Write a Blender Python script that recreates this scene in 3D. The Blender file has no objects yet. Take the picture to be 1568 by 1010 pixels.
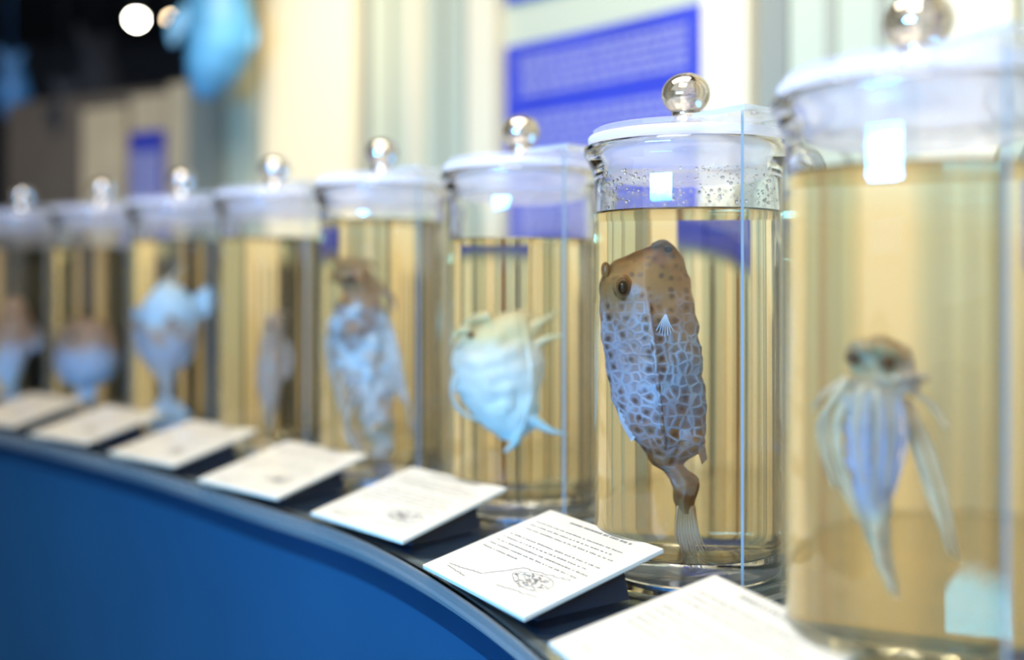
import bpy, bmesh, math, random
from mathutils import Vector, Matrix, noise
random.seed(7)
EYE = 1.24
COUNTER = EYE - 0.221          # top of glass counter
F = 1524.0
scene = bpy.context.scene
coll = scene.collection

# ------------------------------------------------------------------ helpers
def new_mat(name):
    m = bpy.data.materials.new(name); m.use_nodes = True
    nt = m.node_tree; nt.nodes.clear()
    out = nt.nodes.new('ShaderNodeOutputMaterial')
    return m, nt, out
def N(nt, t, **kw):
    n = nt.nodes.new(t)
    for k, v in kw.items():
        if k in n.inputs: n.inputs[k].default_value = v
        else: setattr(n, k, v)
    return n
def pbr(name, col, rough=0.5, metal=0.0, var=0.0, scale=20, bump=0.0, emis=None, es=0, coat=0):
    m, nt, out = new_mat(name)
    b = N(nt, 'ShaderNodeBsdfPrincipled')
    b.inputs['Roughness'].default_value = rough
    b.inputs['Metallic'].default_value = metal
    b.inputs['Coat Weight'].default_value = coat
    c4 = (*col, 1)
    b.inputs['Base Color'].default_value = c4
    if var > 0 or bump > 0:
        tc = N(nt, 'ShaderNodeTexCoord')
        nz = N(nt, 'ShaderNodeTexNoise'); nz.inputs['Scale'].default_value = scale
        nz.inputs['Detail'].default_value = 4
        nt.links.new(tc.outputs['Object'], nz.inputs['Vector'])
        if var > 0:
            r = N(nt, 'ShaderNodeValToRGB')
            r.color_ramp.elements[0].position = .3; r.color_ramp.elements[1].position = .7
            r.color_ramp.elements[0].color = (*[c*(1-var) for c in col], 1)
            r.color_ramp.elements[1].color = (*[min(1, c*(1+var)) for c in col], 1)
            nt.links.new(nz.outputs['Fac'], r.inputs['Fac'])
            nt.links.new(r.outputs['Color'], b.inputs['Base Color'])
        if bump > 0:
            bp = N(nt, 'ShaderNodeBump'); bp.inputs['Strength'].default_value = bump
            bp.inputs['Distance'].default_value = .002
            nt.links.new(nz.outputs['Fac'], bp.inputs['Height'])
            nt.links.new(bp.outputs['Normal'], b.inputs['Normal'])
    if emis:
        b.inputs['Emission Color'].default_value = (*emis, 1)
        b.inputs['Emission Strength'].default_value = es
    nt.links.new(b.outputs[0], out.inputs[0])
    return m
def wall_lit_fade(name, top, bot, z0, z1):
    """wall colour with light painted in: lit cream above, less lit tan towards the counter"""
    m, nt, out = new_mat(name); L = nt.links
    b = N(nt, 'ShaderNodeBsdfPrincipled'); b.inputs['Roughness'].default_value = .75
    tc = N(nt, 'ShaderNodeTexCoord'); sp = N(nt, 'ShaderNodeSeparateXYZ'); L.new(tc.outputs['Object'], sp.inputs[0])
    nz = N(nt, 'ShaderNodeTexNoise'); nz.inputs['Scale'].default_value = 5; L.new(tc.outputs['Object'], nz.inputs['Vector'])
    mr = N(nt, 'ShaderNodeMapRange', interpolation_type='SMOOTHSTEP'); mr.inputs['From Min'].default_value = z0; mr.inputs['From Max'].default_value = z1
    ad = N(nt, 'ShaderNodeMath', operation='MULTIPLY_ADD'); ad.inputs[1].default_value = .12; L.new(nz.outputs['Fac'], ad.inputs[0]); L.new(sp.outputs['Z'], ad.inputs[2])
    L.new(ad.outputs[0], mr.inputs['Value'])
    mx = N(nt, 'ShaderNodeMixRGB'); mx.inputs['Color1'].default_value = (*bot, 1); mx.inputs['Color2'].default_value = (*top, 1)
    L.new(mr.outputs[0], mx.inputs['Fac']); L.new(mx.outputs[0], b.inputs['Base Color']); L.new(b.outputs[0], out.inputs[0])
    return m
def glass(name, col, ior, rough=0.0):
    m, nt, out = new_mat(name)
    g = N(nt, 'ShaderNodeBsdfGlass')
    g.inputs['Color'].default_value = (*col, 1); g.inputs['IOR'].default_value = ior
    g.inputs['Roughness'].default_value = rough
    nt.links.new(g.outputs[0], out.inputs[0])
    return m
def frosted(name, col, transp, gloss=.16):
    m, nt, out = new_mat(name)
    d = N(nt, 'ShaderNodeBsdfDiffuse'); d.inputs['Color'].default_value = (*col, 1)
    tl = N(nt, 'ShaderNodeBsdfTranslucent'); tl.inputs['Color'].default_value = (*col, 1)
    gl = N(nt, 'ShaderNodeBsdfGlossy'); gl.inputs['Roughness'].default_value = .12
    tr = N(nt, 'ShaderNodeBsdfTransparent'); tr.inputs['Color'].default_value = (.97, .98, 1, 1)
    m1 = N(nt, 'ShaderNodeMixShader'); m1.inputs[0].default_value = .5
    m2 = N(nt, 'ShaderNodeMixShader'); m2.inputs[0].default_value = gloss
    m3 = N(nt, 'ShaderNodeMixShader'); m3.inputs[0].default_value = transp
    nt.links.new(d.outputs[0], m1.inputs[1]); nt.links.new(tl.outputs[0], m1.inputs[2])
    nt.links.new(m1.outputs[0], m2.inputs[1]); nt.links.new(gl.outputs[0], m2.inputs[2])
    nt.links.new(m2.outputs[0], m3.inputs[1]); nt.links.new(tr.outputs[0], m3.inputs[2])
    nt.links.new(m3.outputs[0], out.inputs[0])
    return m
def mirrored_glass(name):
    m, nt, out = new_mat(name)
    g = N(nt, 'ShaderNodeBsdfGlass'); g.inputs['Color'].default_value = (.99, .97, .93, 1); g.inputs['IOR'].default_value = 1.5
    gl = N(nt, 'ShaderNodeBsdfGlossy'); gl.inputs['Roughness'].default_value = .03; gl.inputs['Color'].default_value = (.66, .60, .50, 1)
    mx = N(nt, 'ShaderNodeMixShader'); mx.inputs[0].default_value = .55
    nt.links.new(g.outputs[0], mx.inputs[1]); nt.links.new(gl.outputs[0], mx.inputs[2]); nt.links.new(mx.outputs[0], out.inputs[0])
    return m

def empty(name, loc=(0, 0, 0), rot=0.0):
    e = bpy.data.objects.new(name, None); e.empty_display_size = .05
    e.location = loc; e.rotation_euler = (0, 0, rot); coll.objects.link(e); return e
def mesh_obj(name, verts, faces, mats, parent=None, midx=None, smooth=True, angle=35, loc=None):
    me = bpy.data.meshes.new(name); me.from_pydata(verts, [], faces); me.update()
    if not isinstance(mats, (list, tuple)): mats = [mats]
    for m in mats: me.materials.append(m)
    if midx: me.polygons.foreach_set('material_index', midx)
    me.polygons.foreach_set('use_smooth', [smooth]*len(me.polygons))
    if smooth and angle: me.set_sharp_from_angle(angle=math.radians(angle))
    o = bpy.data.objects.new(name, me); coll.objects.link(o)
    if parent: o.parent = parent
    if loc: o.location = loc
    return o
class Geo:
    def __init__(s): s.v = []; s.f = []; s.m = []
    def add(s, v, f, mi=0):
        b = len(s.v); s.v += [tuple(p) for p in v]
        s.f += [tuple(i+b for i in q) for q in f]; s.m += (list(mi) if isinstance(mi, (list, tuple)) else [mi]*len(f))
    def obj(s, name, mats, parent=None, **k):
        return mesh_obj(name, s.v, s.f, mats, parent, s.m, **k)
def lathe(prof, segs=96, mi=None):
    v = []; idx = []; f = []; ms = []
    for r, z in prof:
        if r < 1e-6: idx.append([len(v)]); v.append((0, 0, z))
        else:
            idx.append(list(range(len(v), len(v)+segs)))
            for k in range(segs):
                a = 2*math.pi*k/segs; v.append((r*math.cos(a), r*math.sin(a), z))
    for i in range(len(prof)-1):
        A, B = idx[i], idx[i+1]
        for k in range(segs):
            k2 = (k+1) % segs
            if len(A) == 1 and len(B) == 1: continue
            if len(A) == 1: f.append((A[0], B[k2], B[k]))
            elif len(B) == 1: f.append((A[k], A[k2], B[0]))
            else: f.append((A[k], A[k2], B[k2], B[k]))
            ms.append(mi[i] if mi else 0)
    return v, f, ms
def box(c, sx, sy, sz, M=None):
    v = [Vector((x*sx/2, y*sy/2, z*sz/2)) for x in (-1, 1) for y in (-1, 1) for z in (-1, 1)]
    if M is not None: v = [M @ p for p in v]
    v = [p + Vector(c) for p in v]
    f = [(0, 1, 3, 2), (4, 6, 7, 5), (0, 4, 5, 1), (2, 3, 7, 6), (0, 2, 6, 4), (1, 5, 7, 3)]
    return v, f
def tube(pts, rads, segs=8, flat=1.0):
    v = []; f = []; n = len(pts); pts = [Vector(p) for p in pts]
    up = Vector((0, 1, 0))
    for i, p in enumerate(pts):
        t = (pts[min(i+1, n-1)]-pts[max(i-1, 0)]).normalized()
        a = t.cross(up)
        if a.length < 1e-4: a = t.cross(Vector((1, 0, 0)))
        a.normalize(); b = a.cross(t).normalized()
        for k in range(segs):
            an = 2*math.pi*k/segs
            v.append(p + a*math.cos(an)*rads[i] + b*math.sin(an)*rads[i]*flat)
    for i in range(n-1):
        for k in range(segs):
            k2 = (k+1) % segs
            f.append((i*segs+k, i*segs+k2, (i+1)*segs+k2, (i+1)*segs+k))
    f.append(tuple(range(segs))[::-1]); f.append(tuple((n-1)*segs+k for k in range(segs)))
    return v, f
def smooth_chain(pts, rads, sub=5):
    P = [Vector(p) for p in pts]; out = []; ro = []
    n = len(P)
    for i in range(n-1):
        p0 = P[max(i-1, 0)]; p1 = P[i]; p2 = P[i+1]; p3 = P[min(i+2, n-1)]
        for k in range(sub):
            t = k/sub
            out.append(.5*((2*p1)+(-p0+p2)*t+(2*p0-5*p1+4*p2-p3)*t*t+(-p0+3*p1-3*p2+p3)*t**3))
            ro.append(rads[i]*(1-t)+rads[i+1]*t)
    out.append(P[-1]); ro.append(rads[-1]); return out, ro
def ball(c, r, sx=1, sy=1, sz=1, seg=20, ring=12):
    v = [(c[0], c[1], c[2]-r*sz)]; f = []
    for i in range(1, ring):
        a = -math.pi/2+math.pi*i/ring
        for k in range(seg):
            b = 2*math.pi*k/seg
            v.append((c[0]+r*sx*math.cos(a)*math.cos(b), c[1]+r*sy*math.cos(a)*math.sin(b), c[2]+r*sz*math.sin(a)))
    v.append((c[0], c[1], c[2]+r*sz)); L = len(v)-1
    for k in range(seg):
        k2 = (k+1) % seg
        f.append((0, 1+k2, 1+k)); f.append((L, L-seg+k, L-seg+k2))
        for i in range(ring-2):
            f.append((1+i*seg+k, 1+i*seg+k2, 1+(i+1)*seg+k2, 1+(i+1)*seg+k))
    return v, f

# ------------------------------------------------------------------ counter path (plan curve of the display)
path = [(.300, -.60), (.318, -.37), (.318, -.14), (.303, .09), (.270, .316),
        (.2196, .539), (.1316, .754), (.0087, .9525), (-.1458, 1.117), (-.3056, 1.282), (-.4765, 1.436),
        (-.6527, 1.584), (-.8434, 1.7126), (-1.04, 1.831), (-1.243, 1.939), (-1.45, 2.04), (-1.66, 2.13), (-1.87, 2.21), (-2.1, 2.29)]
U0 = -5
def pth(u):
    x = u-U0; x = max(0.0, min(len(path)-1.0001, x)); i = int(x); t = x-i
    P = [Vector(path[max(0, min(len(path)-1, i+d))]) for d in (-1, 0, 1, 2)]
    return .5*((2*P[1])+(-P[0]+P[2])*t+(2*P[0]-5*P[1]+4*P[2]-P[3])*t*t+(-P[0]+3*P[1]-3*P[2]+P[3])*t**3)
def tang(u):
    return (pth(u+.35)-pth(u-.35)).normalized()
def off(u, d):
    """d>0 towards the wall, d<0 towards the visitor"""
    t = tang(u); n = Vector((t.y, -t.x)); return pth(u)+n*d
def strip(name, u0, u1, d0, d1, z0, z1, mat, parent=None, step=.125, bevel=0):
    n = max(2, int((u1-u0)/step)); v = []; f = []
    for i in range(n+1):
        u = u0+(u1-u0)*i/n
        a = off(u, d0); b = off(u, d1)
        v += [(a.x, a.y, z0), (b.x, b.y, z0), (b.x, b.y, z1), (a.x, a.y, z1)]
    for i in range(n):
        o = i*4; q = o+4
        for k in range(4):
            k2 = (k+1) % 4
            f.append((o+k, o+k2, q+k2, q+k))
    f.append((0, 3, 2, 1)); o = n*4; f.append((o, o+1, o+2, o+3))
    ob = mesh_obj(name, v, f, mat, parent, angle=40)
    bm = bmesh.new(); bm.from_mesh(ob.data); bmesh.ops.recalc_face_normals(bm, faces=bm.faces); bm.to_mesh(ob.data); bm.free()
    if bevel:
        md = ob.modifiers.new('bev', 'BEVEL'); md.width = bevel; md.segments = 3; md.limit_method = 'ANGLE'
        md.angle_limit = math.radians(50)
    return ob

# ------------------------------------------------------------------ materials
M_glass = glass('jar_glass', (.985, .99, .985), 1.47)
M_liqint = glass('glass_to_preserving_fluid', (.968, .925, .79), 1.10)
M_liqtop = glass('fluid_surface', (.97, .95, .88), 1.34)
M_knob = mirrored_glass('knob_glass')
M_drop = glass('water_drop', (1, 1, 1), 1.33)
M_acr = glass('acrylic', (.985, .995, .99), 1.46)
M_edge = frosted('acrylic_polished_edge', (.84, .84, .72), .50, gloss=.3)
M_edgeglint = frosted('counter_edge_glint', (.50, .47, .38), .55, gloss=.5)
M_disc = frosted('lid_disc_glass', (.90, .90, .97), .78, gloss=.4)
M_ctop = glass('counter_glass', (.95, .975, .965), 1.5)
M_lid = frosted('frosted_glass_lid', (.90, .89, .95), .60, gloss=.2)
M_pad = frosted('frosted_pad', (.80, .86, .95), .25)
M_label = pbr('label_card_cream', (.50, .41, .27), .35, var=.03, scale=60, coat=.3)
M_ink = pbr('printed_ink', (.16, .13, .09), .6)
M_black = pbr('black_plastic', (.012, .013, .018), .3)
M_blue = pbr('cabinet_blue_paint', (.006, .040, .068), .45, var=.06, scale=6)
M_under = pbr('under_glass_navy', (.012, .03, .07), .35, var=.2, scale=8)
M_tan = pbr('tan_wood_deck', (.44, .25, .08), .5, var=.2, scale=12)
Z0, Z1 = EYE-.16, EYE+.16  # heights between which the painted light fades down the wall
M_wallA = wall_lit_fade('wall_pale_green_cream', (.39, .375, .23), (.40, .30, .15), Z0, Z1)
M_wallB = wall_lit_fade('wall_cream', (.60, .485, .28), (.56, .42, .21), Z0, Z1)
M_wallT = pbr('wall_tan', (.105, .075, .045), .8, var=.12, scale=6)
M_wallT2 = pbr('column_tan_light', (.48, .35, .18), .8, var=.12, scale=6)
M_groove = pbr('groove_grey', (.19, .18, .12), .7)
M_groove2 = pbr('groove_olive', (.28, .26, .16), .7)
M_groove3 = pbr('groove_brown', (.23, .14, .065), .7)
M_darkband = pbr('refraction_dark_band', (.045, .042, .032), .6, var=.2, scale=4)
M_poster = pbr('poster_blue', (.022, .033, .26), .5, var=.1, scale=9)
M_ptext = pbr('poster_text', (.22, .20, .29), .6)
M_ptext2 = pbr('poster_pale_print', (.40, .37, .42), .6)
M_dark = pbr('dark_paint', (.010, .011, .013), .8, var=.2, scale=3)
M_darkw = pbr('dark_navy_wall', (.010, .013, .018), .8, var=.2, scale=2)
M_floor = pbr('floor_dark_carpet', (.03, .035, .045), .8, var=.2, scale=40)
M_hang = pbr('hanging_model_blue', (.06, .21, .31), .5, var=.35, scale=14)
M_hang2 = pbr('hanging_model_deep_blue', (.015, .11, .24), .5, var=.25, scale=14)
M_metal = pbr('lamp_housing', (.02, .02, .02), .4, metal=.5)
M_eye = pbr('fish_eye_dark', (.030, .010, .003), .2)
M_eyering = pbr('fish_eye_ring', (.17, .06, .016), .4)

def fish_mat(name, top, mid, bot, zt, zb, spots=False, scale=90, mixn=.35):  # blue tones in the colour lists paint blue light onto the skin
    m, nt, out = new_mat(name)
    L = nt.links
    tc = N(nt, 'ShaderNodeTexCoord'); sp = N(nt, 'ShaderNodeSeparateXYZ')
    L.new(tc.outputs['Object'], sp.inputs[0])
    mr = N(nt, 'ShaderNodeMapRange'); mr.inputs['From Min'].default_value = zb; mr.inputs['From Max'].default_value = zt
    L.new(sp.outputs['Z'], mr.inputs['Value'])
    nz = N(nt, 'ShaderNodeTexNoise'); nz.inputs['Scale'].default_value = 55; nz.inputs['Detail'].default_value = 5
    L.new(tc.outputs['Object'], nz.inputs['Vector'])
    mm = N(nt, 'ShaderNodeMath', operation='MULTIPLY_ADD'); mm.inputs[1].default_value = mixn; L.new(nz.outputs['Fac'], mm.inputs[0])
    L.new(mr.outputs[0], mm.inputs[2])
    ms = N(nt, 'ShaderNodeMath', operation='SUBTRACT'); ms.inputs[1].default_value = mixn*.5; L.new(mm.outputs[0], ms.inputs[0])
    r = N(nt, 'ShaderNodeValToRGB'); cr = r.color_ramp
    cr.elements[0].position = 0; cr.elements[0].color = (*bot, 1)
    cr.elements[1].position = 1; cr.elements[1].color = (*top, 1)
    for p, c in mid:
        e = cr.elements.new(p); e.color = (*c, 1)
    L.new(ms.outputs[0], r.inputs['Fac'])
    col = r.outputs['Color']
    b = N(nt, 'ShaderNodeBsdfPrincipled'); b.inputs['Roughness'].default_value = .4
    bp = N(nt, 'ShaderNodeBump'); bp.inputs['Strength'].default_value = .4; bp.inputs['Distance'].default_value = .002
    if spots:
        wn = N(nt, 'ShaderNodeTexNoise'); wn.inputs['Scale'].default_value = 60; L.new(tc.outputs['Object'], wn.inputs['Vector'])
        vm = N(nt, 'ShaderNodeVectorMath', operation='MULTIPLY_ADD'); vm.inputs[1].default_value = (.005, .005, .005)
        L.new(wn.outputs['Color'], vm.inputs[0]); L.new(tc.outputs['Object'], vm.inputs[2])
        vo = N(nt, 'ShaderNodeTexVoronoi', feature='DISTANCE_TO_EDGE'); vo.inputs['Scale'].default_value = scale
        vo.inputs['Randomness'].default_value = .62
        vf = N(nt, 'ShaderNodeTexVoronoi', feature='F1'); vf.inputs['Scale'].default_value = scale
        vf.inputs['Randomness'].default_value = .62
        L.new(vm.outputs[0], vo.inputs['Vector']); L.new(vm.outputs[0], vf.inputs['Vector'])
        r2 = N(nt, 'ShaderNodeValToRGB'); r2.color_ramp.elements[0].position = .03; r2.color_ramp.elements[0].color = (.95, .95, .95, 1)
        r2.color_ramp.elements[1].position = .18; r2.color_ramp.elements[1].color = (0, 0, 0, 1)
        L.new(vo.outputs['Distance'], r2.inputs['Fac'])
        r3 = N(nt, 'ShaderNodeValToRGB'); r3.color_ramp.elements[0].position = .14; r3.color_ramp.elements[0].color = (1, 1, 1, 1)
        r3.color_ramp.elements[1].position = .40; r3.color_ramp.elements[1].color = (0, 0, 0, 1)
        L.new(vf.outputs['Distance'], r3.inputs['Fac'])
        bm_ = N(nt, 'ShaderNodeValToRGB'); e = bm_.color_ramp.elements
        e[0].position = .32; e[0].color = (0, 0, 0, 1); e[1].position = .84; e[1].color = (0.0, .0, .0, 1)
        x = bm_.color_ramp.elements.new(.46); x.color = (1, 1, 1, 1); x = bm_.color_ramp.elements.new(.66); x.color = (1, 1, 1, 1)
        L.new(ms.outputs[0], bm_.inputs['Fac'])
        n2 = N(nt, 'ShaderNodeTexNoise'); n2.inputs['Scale'].default_value = 38; L.new(tc.outputs['Object'], n2.inputs['Vector'])
        mr2 = N(nt, 'ShaderNodeMapRange'); mr2.inputs['From Min'].default_value = .35; mr2.inputs['From Max'].default_value = .62; mr2.inputs['To Min'].default_value = .35
        L.new(n2.outputs['Fac'], mr2.inputs['Value'])
        mu = N(nt, 'ShaderNodeMath', operation='MULTIPLY'); L.new(r2.outputs[0], mu.inputs[0]); L.new(bm_.outputs[0], mu.inputs[1])
        mu0 = N(nt, 'ShaderNodeMath', operation='MULTIPLY'); L.new(mu.outputs[0], mu0.inputs[0]); L.new(mr2.outputs[0], mu0.inputs[1])
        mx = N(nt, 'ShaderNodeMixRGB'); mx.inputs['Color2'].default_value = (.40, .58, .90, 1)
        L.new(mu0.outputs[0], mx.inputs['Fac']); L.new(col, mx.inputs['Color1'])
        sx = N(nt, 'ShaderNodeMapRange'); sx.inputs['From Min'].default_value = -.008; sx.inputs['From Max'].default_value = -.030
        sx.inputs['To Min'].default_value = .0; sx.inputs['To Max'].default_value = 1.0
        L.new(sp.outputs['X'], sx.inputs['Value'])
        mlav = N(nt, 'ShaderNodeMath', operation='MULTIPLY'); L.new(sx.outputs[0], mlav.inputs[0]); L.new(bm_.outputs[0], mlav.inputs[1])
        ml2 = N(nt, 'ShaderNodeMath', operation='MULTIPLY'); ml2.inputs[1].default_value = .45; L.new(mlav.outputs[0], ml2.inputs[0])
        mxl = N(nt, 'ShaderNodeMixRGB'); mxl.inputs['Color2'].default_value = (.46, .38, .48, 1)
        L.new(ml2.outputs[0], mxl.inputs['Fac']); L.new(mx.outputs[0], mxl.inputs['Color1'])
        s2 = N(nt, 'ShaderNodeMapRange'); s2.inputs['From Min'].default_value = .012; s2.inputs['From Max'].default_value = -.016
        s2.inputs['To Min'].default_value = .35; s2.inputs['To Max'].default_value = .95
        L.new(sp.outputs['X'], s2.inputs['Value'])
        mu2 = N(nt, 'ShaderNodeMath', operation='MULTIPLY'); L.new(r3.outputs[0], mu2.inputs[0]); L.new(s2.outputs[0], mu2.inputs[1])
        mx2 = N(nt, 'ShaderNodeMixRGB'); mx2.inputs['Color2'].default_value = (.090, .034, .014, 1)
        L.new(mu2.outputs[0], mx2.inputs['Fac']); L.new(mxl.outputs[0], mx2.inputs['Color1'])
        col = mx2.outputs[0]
        L.new(mu.outputs[0], bp.inputs['Height'])
    else:
        L.new(nz.outputs['Fac'], bp.inputs['Height'])
    L.new(bp.outputs[0], b.inputs['Normal'])
    L.new(col, b.inputs['Base Color']); L.new(b.outputs[0], out.inputs[0])
    return m

# ------------------------------------------------------------------ jars
JARS = [(0, .056), (1, .0475), (2, .034), (3, .060), (4, .047), (5, .050), (6, .043), (7, .045), (8, .045)]
R = .0695
def make_jar(i, lvl, droplets):
    c = pth(i); az = math.atan2(c.x, c.y)
    root = empty('specimen_jar', (c.x, c.y, COUNTER), -az)
    z0 = .003; E = EYE-COUNTER
    zt = E+.0965; Ri = R-.0045; zl = E+lvl; zf = .020
    v, f, ms = lathe([(0, 0), (.0575, 0), (.058, .0005), (.058, .0025), (.0575, .003), (0, .003)], 64)
    mesh_obj('foot_pad', v, f, M_pad, root)
    prof = [(0, z0), (R-.004, z0), (R-.001, z0+.0012), (R, z0+.004), (R, E+.070), (R+.001, E+.078), (R+.0045, E+.086),
            (R+.0075, E+.090), (R+.0078, zt-.002), (R+.0068, zt), (R-.001, zt), (R-.0035, zt-.003),
            (Ri-.001, E+.082), (Ri, E+.072), (Ri, zl), (Ri, zf+.006), (Ri-.002, zf+.002), (Ri-.006, zf), (0, zf)]
    mi = [0]*14+[1]*4
    v, f, ms = lathe(prof, 112, mi)
    mesh_obj('glass_body', v, f, [M_glass, M_liqint], root, ms, angle=50)
    v, f, ms = lathe([(Ri, zl), (Ri-.0012, zl-.0009), (Ri-.004, zl-.0013), (0, zl-.0013)], 112)
    mesh_obj('preserving_fluid_surface', v, f, M_liqtop, root)
    t = E
    prof = [(0, t+.077), (R-.011, t+.077), (R-.0095, t+.0785), (R-.0075, t+.094), (R-.0065, t+.0985), (R+.003, t+.0985), (R+.0042, t+.0993),
            (R+.0042, t+.1035), (R+.0035, t+.1045), (R-.004, t+.1052), (0, t+.1052)]
    v, f, ms = lathe(prof, 112)
    mesh_obj('lid_stopper', v, f, M_lid, root, angle=40)
    prof = [(0, t+.1055), (R-.0015, t+.1055), (R+.0005, t+.1062), (R+.0005, t+.109), (R-.0015, t+.1102), (.014, t+.1102), (.0115, t+.1125), (0, t+.1125)]
    v, f, ms = lathe(prof, 112)
    mesh_obj('lid_top_disc', v, f, M_disc, root, angle=40)
    kr = .0182; kc = t+.1370; prof = [(0, t+.1127), (.0125, t+.1127), (.0130, t+.1145), (.0112, t+.1175), (.0100, t+.1200)]
    for k in range(0, 21):
        a = math.radians(-52+142*k/20); prof.append((kr*math.cos(a) if k < 20 else 0, kc+kr*.88*math.sin(a)))
    v, f, ms = lathe(prof, 48)
    mesh_obj('lid_knob', v, f, M_knob, root, angle=60)
    g = Geo()
    Mz = Matrix.Rotation(math.radians(45), 3, 'Z')
    ctr = Vector((.0555, -.0555, 0)); H = t+.1125
    em = [1, 1, 0, 0, 1, 1]
    v, f = box(ctr+Vector((0, 0, H/2)), .050, .0026, H, Mz); g.add(v, f, em)
    v, f = box(Vector((.0395, -.0395, H+.0025-.001)), .050, .050, .0040, Mz); g.add(v, f, [1, 1, 1, 1, 0, 0])
    v, f = box(ctr*1.06+Vector((0, 0, .003)), .056, .018, .004, Mz); g.add(v, f, [1, 1, 1, 1, 0, 0])
    g.obj('acrylic_bracket', [M_acr, M_edge], root, smooth=False)
    g = Geo(); v, f = ball((.047, -.047, H+.0045), .0032, sz=.7); g.add(v, f)
    g.obj('bracket_bolt', M_knob, root)
    if droplets:
        g = Geo()
        for k in range(800):
            a = random.uniform(0, 2*math.pi); z = t+.049+(.027*random.random()**.8)
            r = random.choice([.0004, .0005, .0006, .0008, .0012])
            v, f = ball((Ri*math.cos(a), Ri*math.sin(a), z), r, seg=8, ring=5); g.add(v, f)
        g.obj('condensation_droplets', M_drop, root)
    return root
for i, l in JARS: make_jar(i, l, i in (1,))

# ------------------------------------------------------------------ specimens
def sketch(i, lat=1.30):
    c = pth(i); k = c.y/F; xc = 784+F*c.x/c.y
    return lambda x, y, d=0.0: Vector(((x-xc)*k/lat, d, (421-y)*k))
def loft(S, secs, depth=.6, power=2.0, segs=48, sub=6, dy=0, rough=0.0):
    P = []
    for y, xl, xr in secs:
        a = S(xl, y); b = S(xr, y); P.append(((a.x+b.x)/2, abs(b.x-a.x)/2, a.z))
    dense = []
    n = len(P)
    for i in range(n-1):
        p = [P[max(i-1, 0)], P[i], P[i+1], P[min(i+2, n-1)]]
        for k in range(sub):
            t = k/sub
            def cr(j):
                return .5*((2*p[1][j])+(-p[0][j]+p[2][j])*t+(2*p[0][j]-5*p[1][j]+4*p[2][j]-p[3][j])*t*t+(-p[0][j]+3*p[1][j]-3*p[2][j]+p[3][j])*t**3)
            dense.append((cr(0), max(.0006, cr(1)), p[1][2]*(1-t)+p[2][2]*t))
    dense.append(P[-1])
    v = []; f = []
    for cx, hw, z in dense:
        for k in range(segs):
            a = 2*math.pi*k/segs; ca, sa = math.cos(a), math.sin(a)
            e = 2/power
            x = math.copysign(abs(ca)**e, ca); y = math.copysign(abs(sa)**e, sa)
            p = Vector((cx+x*hw, dy+y*hw*depth, z))
            if rough:
                d = noise.noise(p*90)*rough+noise.noise(p*260)*rough*.4
                p += Vector((x, y, 0))*d*min(1, hw/.01)
            v.append(p)
    m = len(dense)
    for i in range(m-1):
        for k in range(segs):
            k2 = (k+1) % segs
            f.append((i*segs+k2, i*segs+k, (i+1)*segs+k, (i+1)*segs+k2))
    v.append(Vector((dense[0][0], dy, dense[0][2]+.0008))); v.append(Vector((dense[-1][0], dy, dense[-1][2]-.0008)))
    for k in range(segs):
        k2 = (k+1) % segs
        f.append((len(v)-2, k, k2)); f.append((len(v)-1, (m-1)*segs+k2, (m-1)*segs+k))
    return v, f
def ray(g, S, pts, r0, r1, d=0, mi=0, flat=1.0):
    P = [S(x, y, d if len(q) == 0 else q[0]) for x, y, *q in pts]
    n = len(P); rr = [r0+(r1-r0)*i/(n-1) for i in range(n)]
    a, b = smooth_chain(P, rr); v, f = tube(a, b, 8, flat); g.add(v, f, mi)
def web(g, S, A, B, mi=0, d=0, nray=9, wob=.0006):
    n = nray*2+1
    def samp(C, t):
        x = t*(len(C)-1); i = min(int(x), len(C)-2); u = x-i
        return S(C[i][0]*(1-u)+C[i+1][0]*u, C[i][1]*(1-u)+C[i+1][1]*u, d)
    rows = 6
    v = []; f = []
    for i in range(n):
        t = i/(n-1); a = samp(A, t); b = samp(B, t)
        if i % 2: b = a+(b-a)*.94
        for k in range(rows):
            s = k/(rows-1); p = a+(b-a)*s; p.y += (wob if i % 2 else -wob)*(.4+s)
            v.append(p)
    for i in range(n-1):
        for k in range(rows-1):
            f.append((i*rows+k, (i+1)*rows+k, (i+1)*rows+k+1, i*rows+k+1))
    g.add(v, f, mi)
def place(name, i, g, mats):
    c = pth(i); az = math.atan2(c.x, c.y)
    o = g.obj(name, mats, None, angle=None)
    o.location = (c.x, c.y, EYE); o.rotation_euler = (0, 0, -az)
    return o

# --- boxfish (jar 1, in focus)
S = sketch(1)
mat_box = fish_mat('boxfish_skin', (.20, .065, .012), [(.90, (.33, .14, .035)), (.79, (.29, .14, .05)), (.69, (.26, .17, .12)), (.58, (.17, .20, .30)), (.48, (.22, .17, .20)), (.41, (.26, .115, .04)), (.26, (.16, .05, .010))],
                   (.34, .20, .09), .0255, -.212, spots=True, scale=134, mixn=.36)  # bluish mid-body partly paints in the blue light
M_fin = fish_mat('boxfish_fin', (.26, .09, .02), [(.6, (.42, .23, .10))], (.66, .58, .50), -.155, -.212, mixn=.3)
M_finb = pbr('pale_fin', (.50, .60, .80), .5, var=.2, scale=80)
g = Geo()
v, f = loft(S, [(371, 1004, 1026), (376, 990, 1034), (385, 966, 1041), (394, 944, 1046), (408, 926, 1051), (430, 915, 1057), (460, 912, 1063), (500, 917, 1069),
                (550, 926, 1075), (600, 939, 1079), (640, 953, 1080), (662, 970, 1079), (678, 984, 1072), (690, 994, 1056), (700, 1001, 1048), (710, 1016, 1058), (720, 1026, 1068),
                (735, 1032, 1069), (750, 1032, 1063), (764, 1036, 1060), (772, 1040, 1060)], depth=.80, power=1.45, rough=.0018, segs=72)
g.add(v, f, 0)
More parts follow.
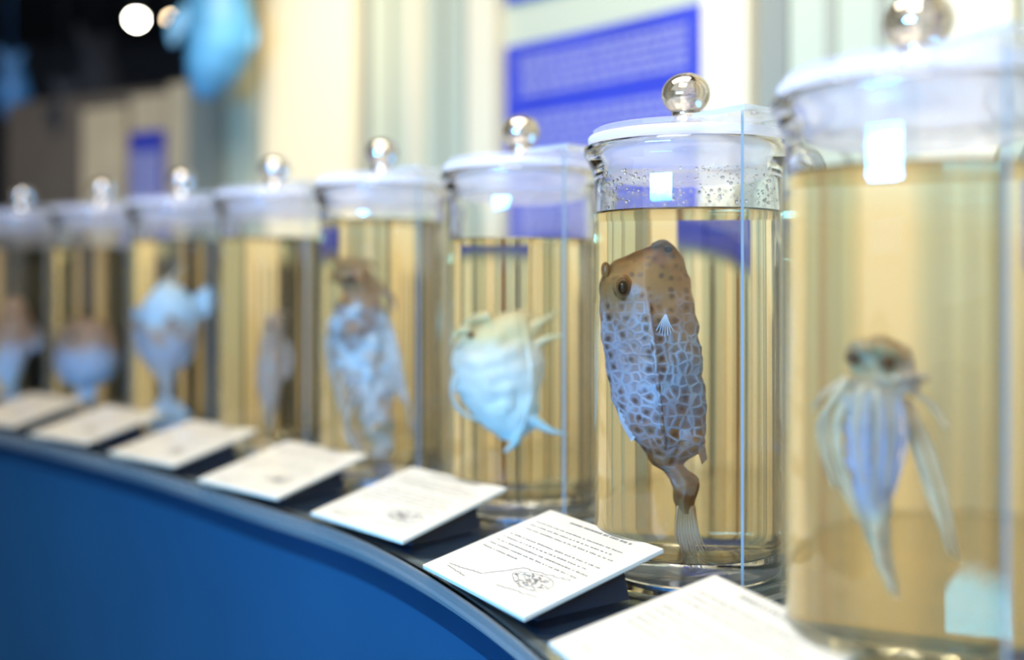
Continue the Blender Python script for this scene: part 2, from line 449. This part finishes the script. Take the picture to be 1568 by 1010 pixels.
ray(g, S, [(1002, 375, -.004), (1016, 369, -.007), (1031, 378, -.004)], .0026, .0018)
v, f = ball(S(1024, 380, -.009), .0024, 1, .8, .8); g.add(v, f, 1)
ray(g, S, [(985, 440, -.020), (992, 480, -.0245), (1003, 560, -.0295), (1012, 630, -.026), (1018, 675, -.014)], .0018, .0012)
v, f = ball(S(950, 436, -.0155), .0086, .84, .70, 1.12); g.add(v, f, 0)
v, f = ball(S(949, 436, -.0185), .0066, .80, .72, 1.16); g.add(v, f, 2)
v, f = ball(S(948, 437, -.0212), .0045, .80, .70, 1.2); g.add(v, f, 1)
v, f = ball(S(924, 410, -.004), .005, .7, .8, 1.2); g.add(v, f, 0)
web(g, S, [(1038, 762), (1049, 766), (1061, 762)], [(1036, 808), (1052, 818), (1066, 804)], 3, nray=9)
rt = random.Random(4)
for k in range(16):
    t = k/15
    x1 = 1044+34*t+rt.uniform(-3, 3)
    ray(g, S, [(1039+22*t, 760, -.001+.002*(k % 2)), (1036+32*t, 800, -.0016), (x1, 828+18*math.sin(math.pi*t)+rt.uniform(-8, 10), -.001+.003*(k % 2))], .0011, .0003, mi=3)
for k in range(7):
    t = k/6
    ray(g, S, [(1018, 476, -.0265), (1010+15*t, 488+3*t, -.0272), (1003+28*t, 500+8*math.sin(math.pi*t), -.0252)], .0006, .0003, mi=4)
web(g, S, [(958, 605), (966, 630), (980, 655)], [(944, 612), (950, 640), (968, 668)], 4, d=-.004, nray=6)
web(g, S, [(1064, 655), (1070, 665), (1068, 680)], [(1078, 664), (1082, 690), (1074, 698)], 3, d=-.004, nray=5)
place('preserved_boxfish', 1, g, [mat_box, M_eye, M_eyering, M_fin, M_finb])

# --- gurnard-like fish (jar 0)
S = sketch(0)
mg = fish_mat('gurnard_skin', (.36, .22, .09), [(.88, (.48, .33, .18)), (.78, (.56, .50, .48)), (.5, (.46, .52, .80)), (.25, (.60, .48, .34))], (.60, .41, .20), -.031, -.165, mixn=.4)  # blue-white body has blue light mixed into the skin colour
M_gfin = pbr('gurnard_fin', (.70, .54, .36), .5, var=.2, scale=60)
M_geye = pbr('gurnard_eye', (.13, .055, .02), .35)
g = Geo()
v, f = loft(S, [(508, 1340, 1366), (514, 1322, 1378), (524, 1308, 1388), (540, 1303, 1396), (556, 1306, 1404), (568, 1312, 1408), (580, 1308, 1398), (592, 1302, 1384), (620, 1298, 1384), (660, 1298, 1385),
                (700, 1304, 1381), (740, 1314, 1375), (780, 1324, 1369), (820, 1337, 1368), (850, 1349, 1373), (884, 1366, 1380)], depth=.75, power=1.8, rough=.0034)
g.add(v, f, 0)
ray(g, S, [(1360, 574, -.014), (1390, 566, -.013), (1418, 567, -.005)], .0036, .0016)
ray(g, S, [(1360, 588, -.014), (1388, 583, -.012), (1408, 578, -.005)], .0032, .0014)
ray(g, S, [(1318, 520, -.010), (1330, 526, -.015), (1345, 518, -.012)], .0030, .0020)
ray(g, S, [(1348, 524, -.012), (1366, 528, -.015), (1382, 540, -.010)], .0030, .0020)
v, f = ball(S(1311, 541, -.0078), .0036, .9, .8, 1); g.add(v, f, 2)
v, f = ball(S(1361, 546, -.0130), .0038, .9, .8, 1); g.add(v, f, 2)
rg = random.Random(11)
for pts in ([(1308, 572), (1276, 620), (1280, 700), (1338, 808)], [(1306, 590), (1286, 650), (1300, 730), (1332, 796)], [(1306, 572), (1272, 596), (1252, 626)],
            [(1300, 585), (1264, 640), (1268, 690), (1286, 740)], [(1304, 600), (1292, 660), (1312, 745), (1334, 800)],
            [(1388, 598), (1420, 665), (1442, 740), (1458, 828)], [(1384, 602), (1408, 670), (1430, 745), (1449, 820)], [(1386, 606), (1400, 670), (1422, 740), (1440, 790)],
            [(1392, 586), (1425, 606), (1446, 640)], [(1350, 800), (1362, 850), (1379, 894)], [(1345, 790), (1352, 840), (1370, 886)]):
    ray(g, S, pts, .0018, .0006, d=-.004+rg.uniform(-.003, .004), mi=1)
for k in range(9):
    x0 = 1326+6*k
    ray(g, S, [(x0, 580, -.017+.001*abs(k-4)), (1316+9*k+rg.uniform(-3, 3), 650, -.019+.0012*abs(k-4)), (1328+5*k, 745+rg.uniform(-20, 20), -.013)], .0013, .0005, mi=(1 if k % 3 == 0 else 0))
place('preserved_gurnard', 0, g, [mg, M_gfin, M_geye])

# --- thornback cowfish (jar 2)
S = sketch(2)
mc = fish_mat('cowfish_skin', (.70, .50, .24), [(.80, (.82, .66, .38)), (.66, (.92, .90, .84)), (.5, (.84, .94, 1.0))], (.45, .80, 1.0), -.031, -.155, mixn=.12)  # cyan-white underside is a blue glow painted into the skin
g = Geo()
v, f = loft(S, [(471, 784, 806), (475, 766, 816), (482, 748, 823), (495, 722, 828), (515, 702, 831), (545, 691, 832), (575, 692, 829), (600, 702, 828), (622, 718, 826), (642, 738, 820), (656, 758, 806), (664, 770, 794)],
            depth=.62, power=1.7, rough=.0034)
g.add(v, f, 0)
for pts, r in (([(812, 498), (835, 484), (855, 471)], .0052), ([(818, 522), (842, 511), (866, 508)], .0050), ([(812, 630), (838, 648), (866, 656)], .0056), ([(796, 646), (788, 668), (772, 682)], .0054),
               ([(695, 570), (682, 598), (704, 624), (738, 638)], .0044), ([(718, 500), (696, 506), (678, 524)], .0072), ([(750, 480), (722, 484), (702, 498)], .0066), ([(724, 512), (704, 518), (690, 530)], .006)):
    ray(g, S, pts, r, .0006, d=-.006)
ray(g, S, [(800, 478, -.012), (812, 540, -.019), (812, 600, -.017), (798, 652, -.010)], .0020, .0012)
v, f = ball(S(716, 508, -.0145), .0030, .9, .8, 1); g.add(v, f, 1)
place('preserved_cowfish', 2, g, [mc, M_eyering])

# --- scorpionfish (jar 3)
S = sketch(3)
ms_ = fish_mat('scorpionfish_skin', (.30, .14, .04), [(.82, (.28, .13, .05)), (.70, (.26, .24, .28)), (.58, (.54, .74, .98)), (.42, (.50, .46, .48)), (.2, (.42, .25, .12))], (.66, .62, .62), .018, -.215, mixn=.85)  # pale blue band paints blue light on the flank
g = Geo()
v, f = loft(S, [(393, 522, 548), (402, 512, 560), (418, 514, 568), (435, 524, 574), (452, 526, 580), (470, 514, 584), (495, 508, 586), (530, 512, 590), (565, 524, 594), (600, 541, 598), (640, 554, 600), (675, 566, 600), (712, 577, 592)],
            depth=.7, rough=.0060)
g.add(v, f, 0)
for k in range(10):
    ray(g, S, [(568+k*1.5, 450+k*12), (598+k*3, 494+k*14), (614+k*2, 550+k*13)], .0021, .0005, d=-.006, mi=(0 if k % 2 else 2))
    ray(g, S, [(514+k*4, 475+k*13), (494+k*4, 510+k*16), (500+k*8, 568+k*16)], .0023, .0005, d=-.008, mi=(0 if k % 3 else 2))
for pts in ([(524, 402), (510, 390), (502, 400)], [(548, 400), (564, 398), (578, 410)], [(575, 440), (598, 450), (604, 472)], [(572, 690), (578, 715), (574, 742)], [(582, 700), (586, 722), (588, 742)], [(590, 690), (596, 712), (602, 736)],
            [(530, 430), (512, 424), (500, 430)], [(560, 420), (580, 430), (590, 444)]):
    ray(g, S, pts, .0038, .0008)
v, f = ball(S(536, 425, -.018), .005); g.add(v, f, 1)
place('preserved_scorpionfish', 3, g, [ms_, M_eye, pbr('scorpionfish_fin', (.58, .54, .54), .5, var=.3, scale=70)])

# --- slender fish (jar 4)
S = sketch(4)
g = Geo()
mp = fish_mat('slender_fish_skin', (.30, .19, .12), [(.5, (.36, .28, .26))], (.33, .24, .18), -.05, -.2, mixn=.5)
v, f = loft(S, [(474, 416, 426), (486, 408, 432), (505, 404, 434), (540, 398, 432), (575, 396, 430), (610, 402, 426), (640, 409, 420), (668, 412, 416)], depth=.6, rough=.003)
g.add(v, f, 0)
ray(g, S, [(420, 480), (432, 474), (444, 482)], .003, .001)
web(g, S, [(430, 510), (432, 540), (430, 570)], [(444, 520), (448, 548), (440, 578)], 0, nray=6)
v, f = ball(S(414, 494, -.008), .003); g.add(v, f, 1)
place('preserved_pipefish', 4, g, [mp, M_eye])

# --- frogfish (jar 5)
S = sketch(5)
g = Geo()
mf = fish_mat('frogfish_skin', (.60, .52, .42), [(.88, (.46, .70, .98)), (.74, (.40, .64, .98)), (.62, (.40, .28, .20)), (.52, (.36, .46, .72)), (.35, (.48, .48, .54))], (.44, .66, .95), 0.0, -.21, mixn=.4)  # blues are stage light painted into the skin
v, f = loft(S, [(424, 254, 262), (436, 244, 276), (455, 228, 296), (480, 214, 306), (510, 210, 304), (535, 214, 298), (552, 226, 286), (566, 240, 272), (582, 250, 264), (602, 251, 263), (615, 246, 270)], depth=.7, power=1.8, rough=.004)
g.add(v, f, 0)
web(g, S, [(248, 605), (258, 612), (270, 605)], [(224, 636), (258, 664), (292, 632)], 0, nray=7)
web(g, S, [(294, 450), (300, 468), (302, 488)], [(318, 434), (323, 456), (316, 480)], 0, nray=5)
web(g, S, [(222, 470), (216, 490), (214, 512)], [(206, 468), (202, 492), (204, 516)], 0, nray=4)
ray(g, S, [(262, 432), (272, 412), (286, 402)], .0024, .0006)
v, f = ball(S(262, 486, -.026), .005); g.add(v, f, 1)
place('preserved_frogfish', 5, g, [mf, M_eyering])

# --- pufferfish (jar 6)
S = sketch(6)
g = Geo()
mu_ = fish_mat('pufferfish_skin', (.28, .16, .10), [(.62, (.34, .23, .19)), (.46, (.36, .46, .76))], (.36, .60, .98), -.065, -.175, mixn=.4)  # lower half coloured as if lit blue
v, f = loft(S, [(484, 124, 146), (490, 110, 158), (502, 97, 170), (525, 88, 178), (550, 86, 180), (568, 94, 174), (580, 106, 162), (588, 122, 148)], depth=.8, rough=.003)
g.add(v, f, 0)
for k in range(26):
    a = random.uniform(math.pi, 2*math.pi); zz = random.uniform(-.9, .9); q = math.sqrt(1-zz*zz)
    ray(g, S, [(133+43*q*math.cos(a), 537-46*zz, .025*q*math.sin(a)), (133+50*q*math.cos(a), 537-54*zz, .034*q*math.sin(a))], .0014, .0003)
web(g, S, [(128, 585), (134, 588), (142, 585)], [(120, 604), (134, 612), (150, 603)], 0, nray=4)
v, f = ball(S(112, 512, -.024), .005); g.add(v, f, 1)
place('preserved_pufferfish', 6, g, [mu_, M_eye])
for i, cx in ((7, 30), (8, -84)):
    S = sketch(i); g = Geo()
    v, f = loft(S, [(452, cx-12, cx), (470, cx-24, cx+10), (500, cx-32, cx+18), (530, cx-30, cx+14), (556, cx-34, cx+4), (580, cx-26, cx-2), (592, cx-16, cx-8)], depth=.7, rough=.003)
    g.add(v, f, 0)
    web(g, S, [(cx+10, 500), (cx+14, 515), (cx+12, 530)], [(cx+26, 498), (cx+30, 520), (cx+24, 536)], 0, nray=4)
    web(g, S, [(cx-18, 588), (cx-12, 592), (cx-6, 588)], [(cx-26, 608), (cx-12, 616), (cx+2, 606)], 0, nray=4)
    v, f = ball(S(cx-10, 480, -.016), .004); g.add(v, f, 1)
    place('preserved_lumpfish', i, g, [mu_, M_eye])

# ------------------------------------------------------------------ label cards
def make_label(i):
    c = off(i, -.122 if i != 0 else -.114)+tang(i)*(.008 if i != 0 else .034)
    t = tang(i); h = math.atan2(-t.x, t.y)+math.radians(6)
    root = empty('label_card', (c.x, c.y, COUNTER), h)
    W, Dp = .134, .118; tilt = math.radians(12.5); th = .0035
    Mt = Matrix.Rotation(-tilt, 3, 'Y'); zc = .007+math.sin(tilt)*Dp/2
    g = Geo(); v, f = box((0, 0, zc), Dp, W, th, Mt); g.add(v, f)
    o = g.obj('card_plate', M_label, root, smooth=False)
    md = o.modifiers.new('bev', 'BEVEL'); md.width = .0006; md.segments = 2
    hw = W*.42; x0, x1 = -.040, .036
    zz = lambda x: zc+x*math.tan(tilt)-th/2/math.cos(tilt)-.0002
    v = []
    for yy in (-hw, hw):
        v += [(x0, yy, 0), (x1, yy, 0), (x1-.006, yy, zz(x1-.006)), (x0, yy, zz(x0))]
    f = [(0, 1, 2, 3), (7, 6, 5, 4), (0, 4, 5, 1), (1, 5, 6, 2), (2, 6, 7, 3), (3, 7, 4, 0)]
    mesh_obj('card_stand', v, f, M_black, root, smooth=False)
    g = Geo(); rnd = random.Random(i+3)
    def top(x, y, e=.0002):
        p = Mt @ Vector((x, y, th/2+e)); return p+Vector((0, 0, zc))
    def quad(x0, y0, x1, y1):
        g.add([top(x0, y0), top(x1, y0), top(x1, y1), top(x0, y1)], [(0, 1, 2, 3)])
    rows = 11
    for r in range(rows):
        x = Dp*.42-r*.0062
        y = W*.42; end = -W*rnd.uniform(.30, .42) if r < rows-1 else .01
        if r == 0: y, end = W*.22, -W*.30
        if r in (1, 5): continue
        while y > end:
            w = rnd.uniform(.0010, .0036)
            hgt = rnd.uniform(.0020, .0030) if r else .0046
            quad(x, y-w, x+hgt*.5, y)
            y -= w+rnd.choice([.0007, .0007, .0022])
    def scrib(pts, wd=.0006):
        for a, b in zip(pts[:-1], pts[1:]):
            a = Vector(a); b = Vector(b); d = (b-a)
            if d.length < 1e-6: continue
            n = Vector((-d.y, d.x)).normalized()*wd*.5
            g.add([top(*(a+n)), top(*(a-n)), top(*(b-n)), top(*(b+n))], [(0, 1, 2, 3)])
    cx, cy = -.026, -.028
    pts = []
    for k in range(41):
        a = 2*math.pi*k/40; pts.append((cx+.009*math.sin(a)*(1-.3*math.cos(a))+rnd.uniform(-.0006, .0006), cy+.021*math.cos(a)))
    scrib(pts, .0005)
    for k in range(70):
        a = rnd.uniform(0, 6.28); q = rnd.uniform(.1, 1.0)
        x = cx+.009*q*math.sin(a); y = cy+.019*q*math.cos(a)
        scrib([(x, y), (x+rnd.uniform(-.002, .002), y+rnd.uniform(-.005, .005)), (x+rnd.uniform(-.003, .003), y+rnd.uniform(-.003, .003))], .0005)
    def coast(xa, ya, xb, yb, n, amp):
        scrib([(xa+(xb-xa)*k/n+rnd.uniform(-amp, amp), ya+(yb-ya)*k/n) for k in range(n+1)], .0007)
    coast(-.046, .050, -.040, .012, 22, .0008); coast(-.048, .048, -.050, .020, 14, .0010)
    coast(-.040, .012, -.018, -.006, 16, .0012); coast(-.018, -.006, -.010, -.052, 22, .0009); coast(-.044, -.012, -.038, -.054, 18, .0008)
    g.obj('card_print', M_ink, root, smooth=False)
for i in range(0, 10): make_label(i)

# ------------------------------------------------------------------ counter / cabinet
cab = empty('display_counter')
strip('glass_top', -4.5, 12.5, -.178, .575, COUNTER-.011, COUNTER, M_ctop, cab, bevel=.0015)
strip('edge_glint_strip', -4.5, 12.5, -.1815, -.1782, COUNTER-.0115, COUNTER-.001, M_edgeglint, cab, bevel=.001)  # pale strip added to stand in for glints on the glass edge
strip('deck', -4.5, 12.5, -.162, .10, COUNTER-.045, COUNTER-.012, M_under, cab)
strip('deck_rear', -4.5, 12.5, .10, .575, COUNTER-.045, COUNTER-.012, M_tan, cab)
strip('front_trim', -4.5, 12.5, -.168, -.160, COUNTER-.024, COUNTER-.0125, pbr('steel_trim', (.5, .46, .38), .3, metal=.8), cab)
strip('front_panel', -4.5, 12.5, -.162, -.136, .08, COUNTER-.025, M_blue, cab)
strip('plinth', -4.5, 12.5, -.136, -.10, 0.0, .08, M_dark, cab)

# ------------------------------------------------------------------ wall behind with panels
WD = .60
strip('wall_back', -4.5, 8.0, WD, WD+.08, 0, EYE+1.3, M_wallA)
strip('wall_back_far', 8.0, 10.7, WD+.02, WD+.10, 0, EYE+.46, M_wallT)
def panel(name, u0, u1, z0, z1, mat, thick=.012, parent=None, base=0.0):
    return strip(name, u0, u1, WD-base-thick, WD-base+.002, z0, z1, mat, parent, step=.05)
zb = COUNTER+.001; zt = EYE+1.3
n = 1
G1, G2, G3 = M_groove, M_groove2, M_groove3
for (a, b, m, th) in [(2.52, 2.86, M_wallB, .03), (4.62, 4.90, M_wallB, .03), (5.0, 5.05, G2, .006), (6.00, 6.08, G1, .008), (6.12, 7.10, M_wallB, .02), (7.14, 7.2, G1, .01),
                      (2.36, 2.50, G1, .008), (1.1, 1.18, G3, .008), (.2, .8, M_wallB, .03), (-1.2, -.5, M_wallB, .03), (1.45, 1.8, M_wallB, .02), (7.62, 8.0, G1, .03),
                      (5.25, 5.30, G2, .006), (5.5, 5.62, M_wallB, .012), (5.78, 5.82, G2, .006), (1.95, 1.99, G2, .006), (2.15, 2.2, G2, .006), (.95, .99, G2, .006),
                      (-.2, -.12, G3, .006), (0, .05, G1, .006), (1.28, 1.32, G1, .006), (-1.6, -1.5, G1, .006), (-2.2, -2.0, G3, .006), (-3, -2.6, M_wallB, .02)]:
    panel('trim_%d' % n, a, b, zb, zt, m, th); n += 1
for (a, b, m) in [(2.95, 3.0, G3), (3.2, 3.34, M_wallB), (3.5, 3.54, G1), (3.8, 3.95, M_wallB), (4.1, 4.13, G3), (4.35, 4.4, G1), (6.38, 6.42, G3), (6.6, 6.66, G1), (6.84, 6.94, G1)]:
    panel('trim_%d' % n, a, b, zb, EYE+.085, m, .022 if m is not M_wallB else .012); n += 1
for (a, b, m) in [(7.12, 7.40, M_darkband), (7.46, 7.95, M_darkband)]:  # unseen dark panels added so the jars refract dark bands
    panel('trim_%d' % n, a, b, zb, EYE+.10, m, .034); n += 1
for (a, b) in [(8.0, 8.10), (8.44, 8.9), (9.52, 10.6)]:
    panel('trim_%d' % n, a, b, zb, EYE+.12, M_darkband, .024, base=-.02); n += 1  # more of the added dark panels, hidden behind the jars
for (a, b, m, h) in [(8.10, 8.36, M_wallT2, .46), (8.40, 8.86, M_wallT2, .44), (9.0, 9.55, M_wallT2, .42)]:
    panel('trim_%d' % n, a, b, zb+.36*(a == 8.40), EYE+h, m, .02, base=-.02); n += 1

def poster(name, u0, u1, z0, z1, textblocks, base=.0, ink=None):
    root = empty(name)
    panel('board', u0, u1, z0, z1, M_poster, .010, root, base)
    g = Geo(); rnd = random.Random(int(u0*10))
    def q(ua, ub, za, zb_):
        k = 3
        for j in range(k):
            a = off(ua+(ub-ua)*j/k, WD-base-.0112); b = off(ua+(ub-ua)*(j+1)/k, WD-base-.0112)
            g.add([(a.x, a.y, za), (b.x, b.y, za), (b.x, b.y, zb_), (a.x, a.y, zb_)], [(0, 1, 2, 3)])
    for (ua, ub, za, zb_, lh) in textblocks:
        z = zb_
        while z > za:
            u = ua
            while u < ub:
                w = rnd.uniform(.04, .11); q(u, min(ub, u+w), z-lh*.62, z); u += w+.015
            z -= lh
    g.obj('printed_text', ink or M_ptext, root, smooth=False)
P1 = EYE+.415
poster('wall_poster', 2.88, 4.58, EYE+.10, P1, [(3.05, 4.45, EYE+.325, P1-.025, .015), (3.05, 4.45, EYE+.145, EYE+.285, .015)])
poster('wall_poster', 2.88, 4.58, EYE+.495, EYE+.85, [(3.05, 4.45, EYE+.54, EYE+.80, .015)])
poster('wall_poster', 8.40, 8.84, EYE+.14, EYE+.35, [(8.41, 8.83, EYE+.14, EYE+.30, .010)], base=.0, ink=M_ptext2)

# ------------------------------------------------------------------ room shell
def plane_box(name, c, s, mat):
    g = Geo(); v, f = box(c, *s); g.add(v, f); return g.obj(name, mat, smooth=False)
plane_box('floor', (-.5, 1.5, -.05), (8, 9, .1), M_floor)
plane_box('ceiling', (-.5, 3.2, EYE+1.42), (8, 5.6, .1), M_dark)
plane_box('wall_far', (-.5, 6.0, 1.3), (8, .1, 2.7), M_darkw)
plane_box('wall_left', (-4.5, 2.2, 1.3), (.1, 7.6, 2.7), M_darkw)

def hanging(name, x, y, z, s, mat, yaw):
    g = Geo()
    P = [(0, 0, .16), (.01, 0, .11), (.015, 0, .05), (.01, 0, 0), (-.005, 0, -.05), (-.02, 0, -.085), (-.03, 0, -.10)]
    a, b = smooth_chain([Vector(p)*s for p in P], [r*s for r in (.045, .060, .068, .066, .052, .030, .006)])
    v, f = tube(a, b, 20, .8); g.add(v, f)
    for sx in (-1, 1):
        a, b = smooth_chain([Vector(p)*s for p in [(.04*sx, 0, .07), (.07*sx, -.01, .04), (.078*sx, -.02, -.0)]], [.028*s, .02*s, .004*s]); v, f = tube(a, b, 12, .3); g.add(v, f)
    for sx in (-1, 1):
        a, b = smooth_chain([Vector(p)*s for p in [(0, 0, .14), (.03*sx, 0, .20), (.06*sx, 0, .24)]], [.03*s, .025*s, .006*s]); v, f = tube(a, b, 12, .3); g.add(v, f)
    v, f = tube([(0, 0, .12*s), (0, 0, EYE+1.37-z)], [.0015, .0015], 6); g.add(v, f)
    o = g.obj(name, mat, angle=None); o.location = (x, y, z); o.rotation_euler = (0, 0, yaw)
hanging('hanging_fish_model', -.615, 2.05, EYE+.465, 1.0, M_hang, .2)
hanging('hanging_fish_model', -1.36, 2.70, EYE+.48, .55, M_hang2, .6)
hanging('hanging_fish_model', -1.30, 3.1, EYE+.50, 1.1, M_dark, 1.1)
hanging('hanging_fish_model', -1.18, 2.62, EYE+.40, .5, M_dark, .4)

def spotlamp(x, y, z, r, col, es):
    root = empty('ceiling_spotlight', (x, y, z))
    m = pbr('bulb_glow', (1, 1, 1), .5, emis=col, es=es)
    g = Geo(); v, f = ball((0, 0, 0), r); g.add(v, f); g.obj('bulb', m, root)
    v, f, ms = lathe([(r*.6, r*.8), (r*1.25, r*.45), (r*1.3, r*.4), (r*1.3, r*.5), (r*.8, r*1.8), (r*.3, r*2.2), (0, r*2.2)], 32)
    mesh_obj('housing', v, f, M_metal, root)
    v, f = tube([(0, 0, r*2.0), (0, 0, EYE+1.37-z)], [.008, .008], 8); mesh_obj('stem', v, f, M_metal, root)
spotlamp(-1.32, 3.5, EYE+.90, .020, (1, .93, .78), 70)
spotlamp(-1.245, 3.65, EYE+.938, .014, (1, .72, .42), 30)

# ------------------------------------------------------------------ lights
def area(name, loc, target, sx, sy, power, col, spread=180):
    l = bpy.data.lights.new(name, 'AREA'); l.shape = 'RECTANGLE'; l.size = sx; l.size_y = sy; l.energy = power; l.color = col
    l.spread = math.radians(spread)
    o = bpy.data.objects.new(name, l); coll.objects.link(o); o.location = loc
    o.rotation_euler = (Vector(target)-Vector(loc)).to_track_quat('-Z', 'Y').to_euler(); return o
def spot(name, loc, target, power, col, ang, blend=.6, r=.06):
    l = bpy.data.lights.new(name, 'SPOT'); l.energy = power; l.color = col; l.spot_size = math.radians(ang); l.spot_blend = blend; l.shadow_soft_size = r
    o = bpy.data.objects.new(name, l); coll.objects.link(o); o.location = loc
    o.rotation_euler = (Vector(target)-Vector(loc)).to_track_quat('-Z', 'Y').to_euler(); return o
area('ceiling_light_key', (-.25, .75, EYE+1.30), (-.15, 1.0, EYE-.2), 1.3, .7, 40, (1, .93, .82))
area('front_fill_light', (-.35, -.25, EYE+1.15), (.3, .8, EYE), .8, .6, 22, (1, .96, .90))  # soft fill added in front to brighten the specimens
area('blue_stage_light', (-.70, -.25, EYE+.04), (-.05, 1.0, EYE-.03), .62, .10, 38, (.05, .36, 1), spread=120)
spot('wall_spot_light', (-.35, 1.35, EYE+1.25), (-.44, 2.14, EYE+.36), 100, (1, .91, .74), 34, 1.0)
spot('wall_spot_light', (.05, .9, EYE+1.25), (.45, 1.4, EYE+.30), 8, (1, .91, .76), 70, .9)

w = bpy.data.worlds.new('World'); scene.world = w; w.use_nodes = True
bg = w.node_tree.nodes['Background']; bg.inputs[0].default_value = (.90, .93, 1.0, 1); bg.inputs[1].default_value = 1.05

# ------------------------------------------------------------------ camera
cd = bpy.data.cameras.new('camera'); cam = bpy.data.objects.new('camera', cd); coll.objects.link(cam)
cam.location = (0, 0, EYE); cam.rotation_euler = (math.radians(90), 0, 0)
cd.lens = 35; cd.sensor_width = 36; cd.shift_y = -.0536; cd.clip_start = .02
cd.dof.use_dof = True; cd.dof.focus_distance = .705; cd.dof.aperture_fstop = 1.6
scene.camera = cam
scene.view_settings.view_transform = 'Standard'
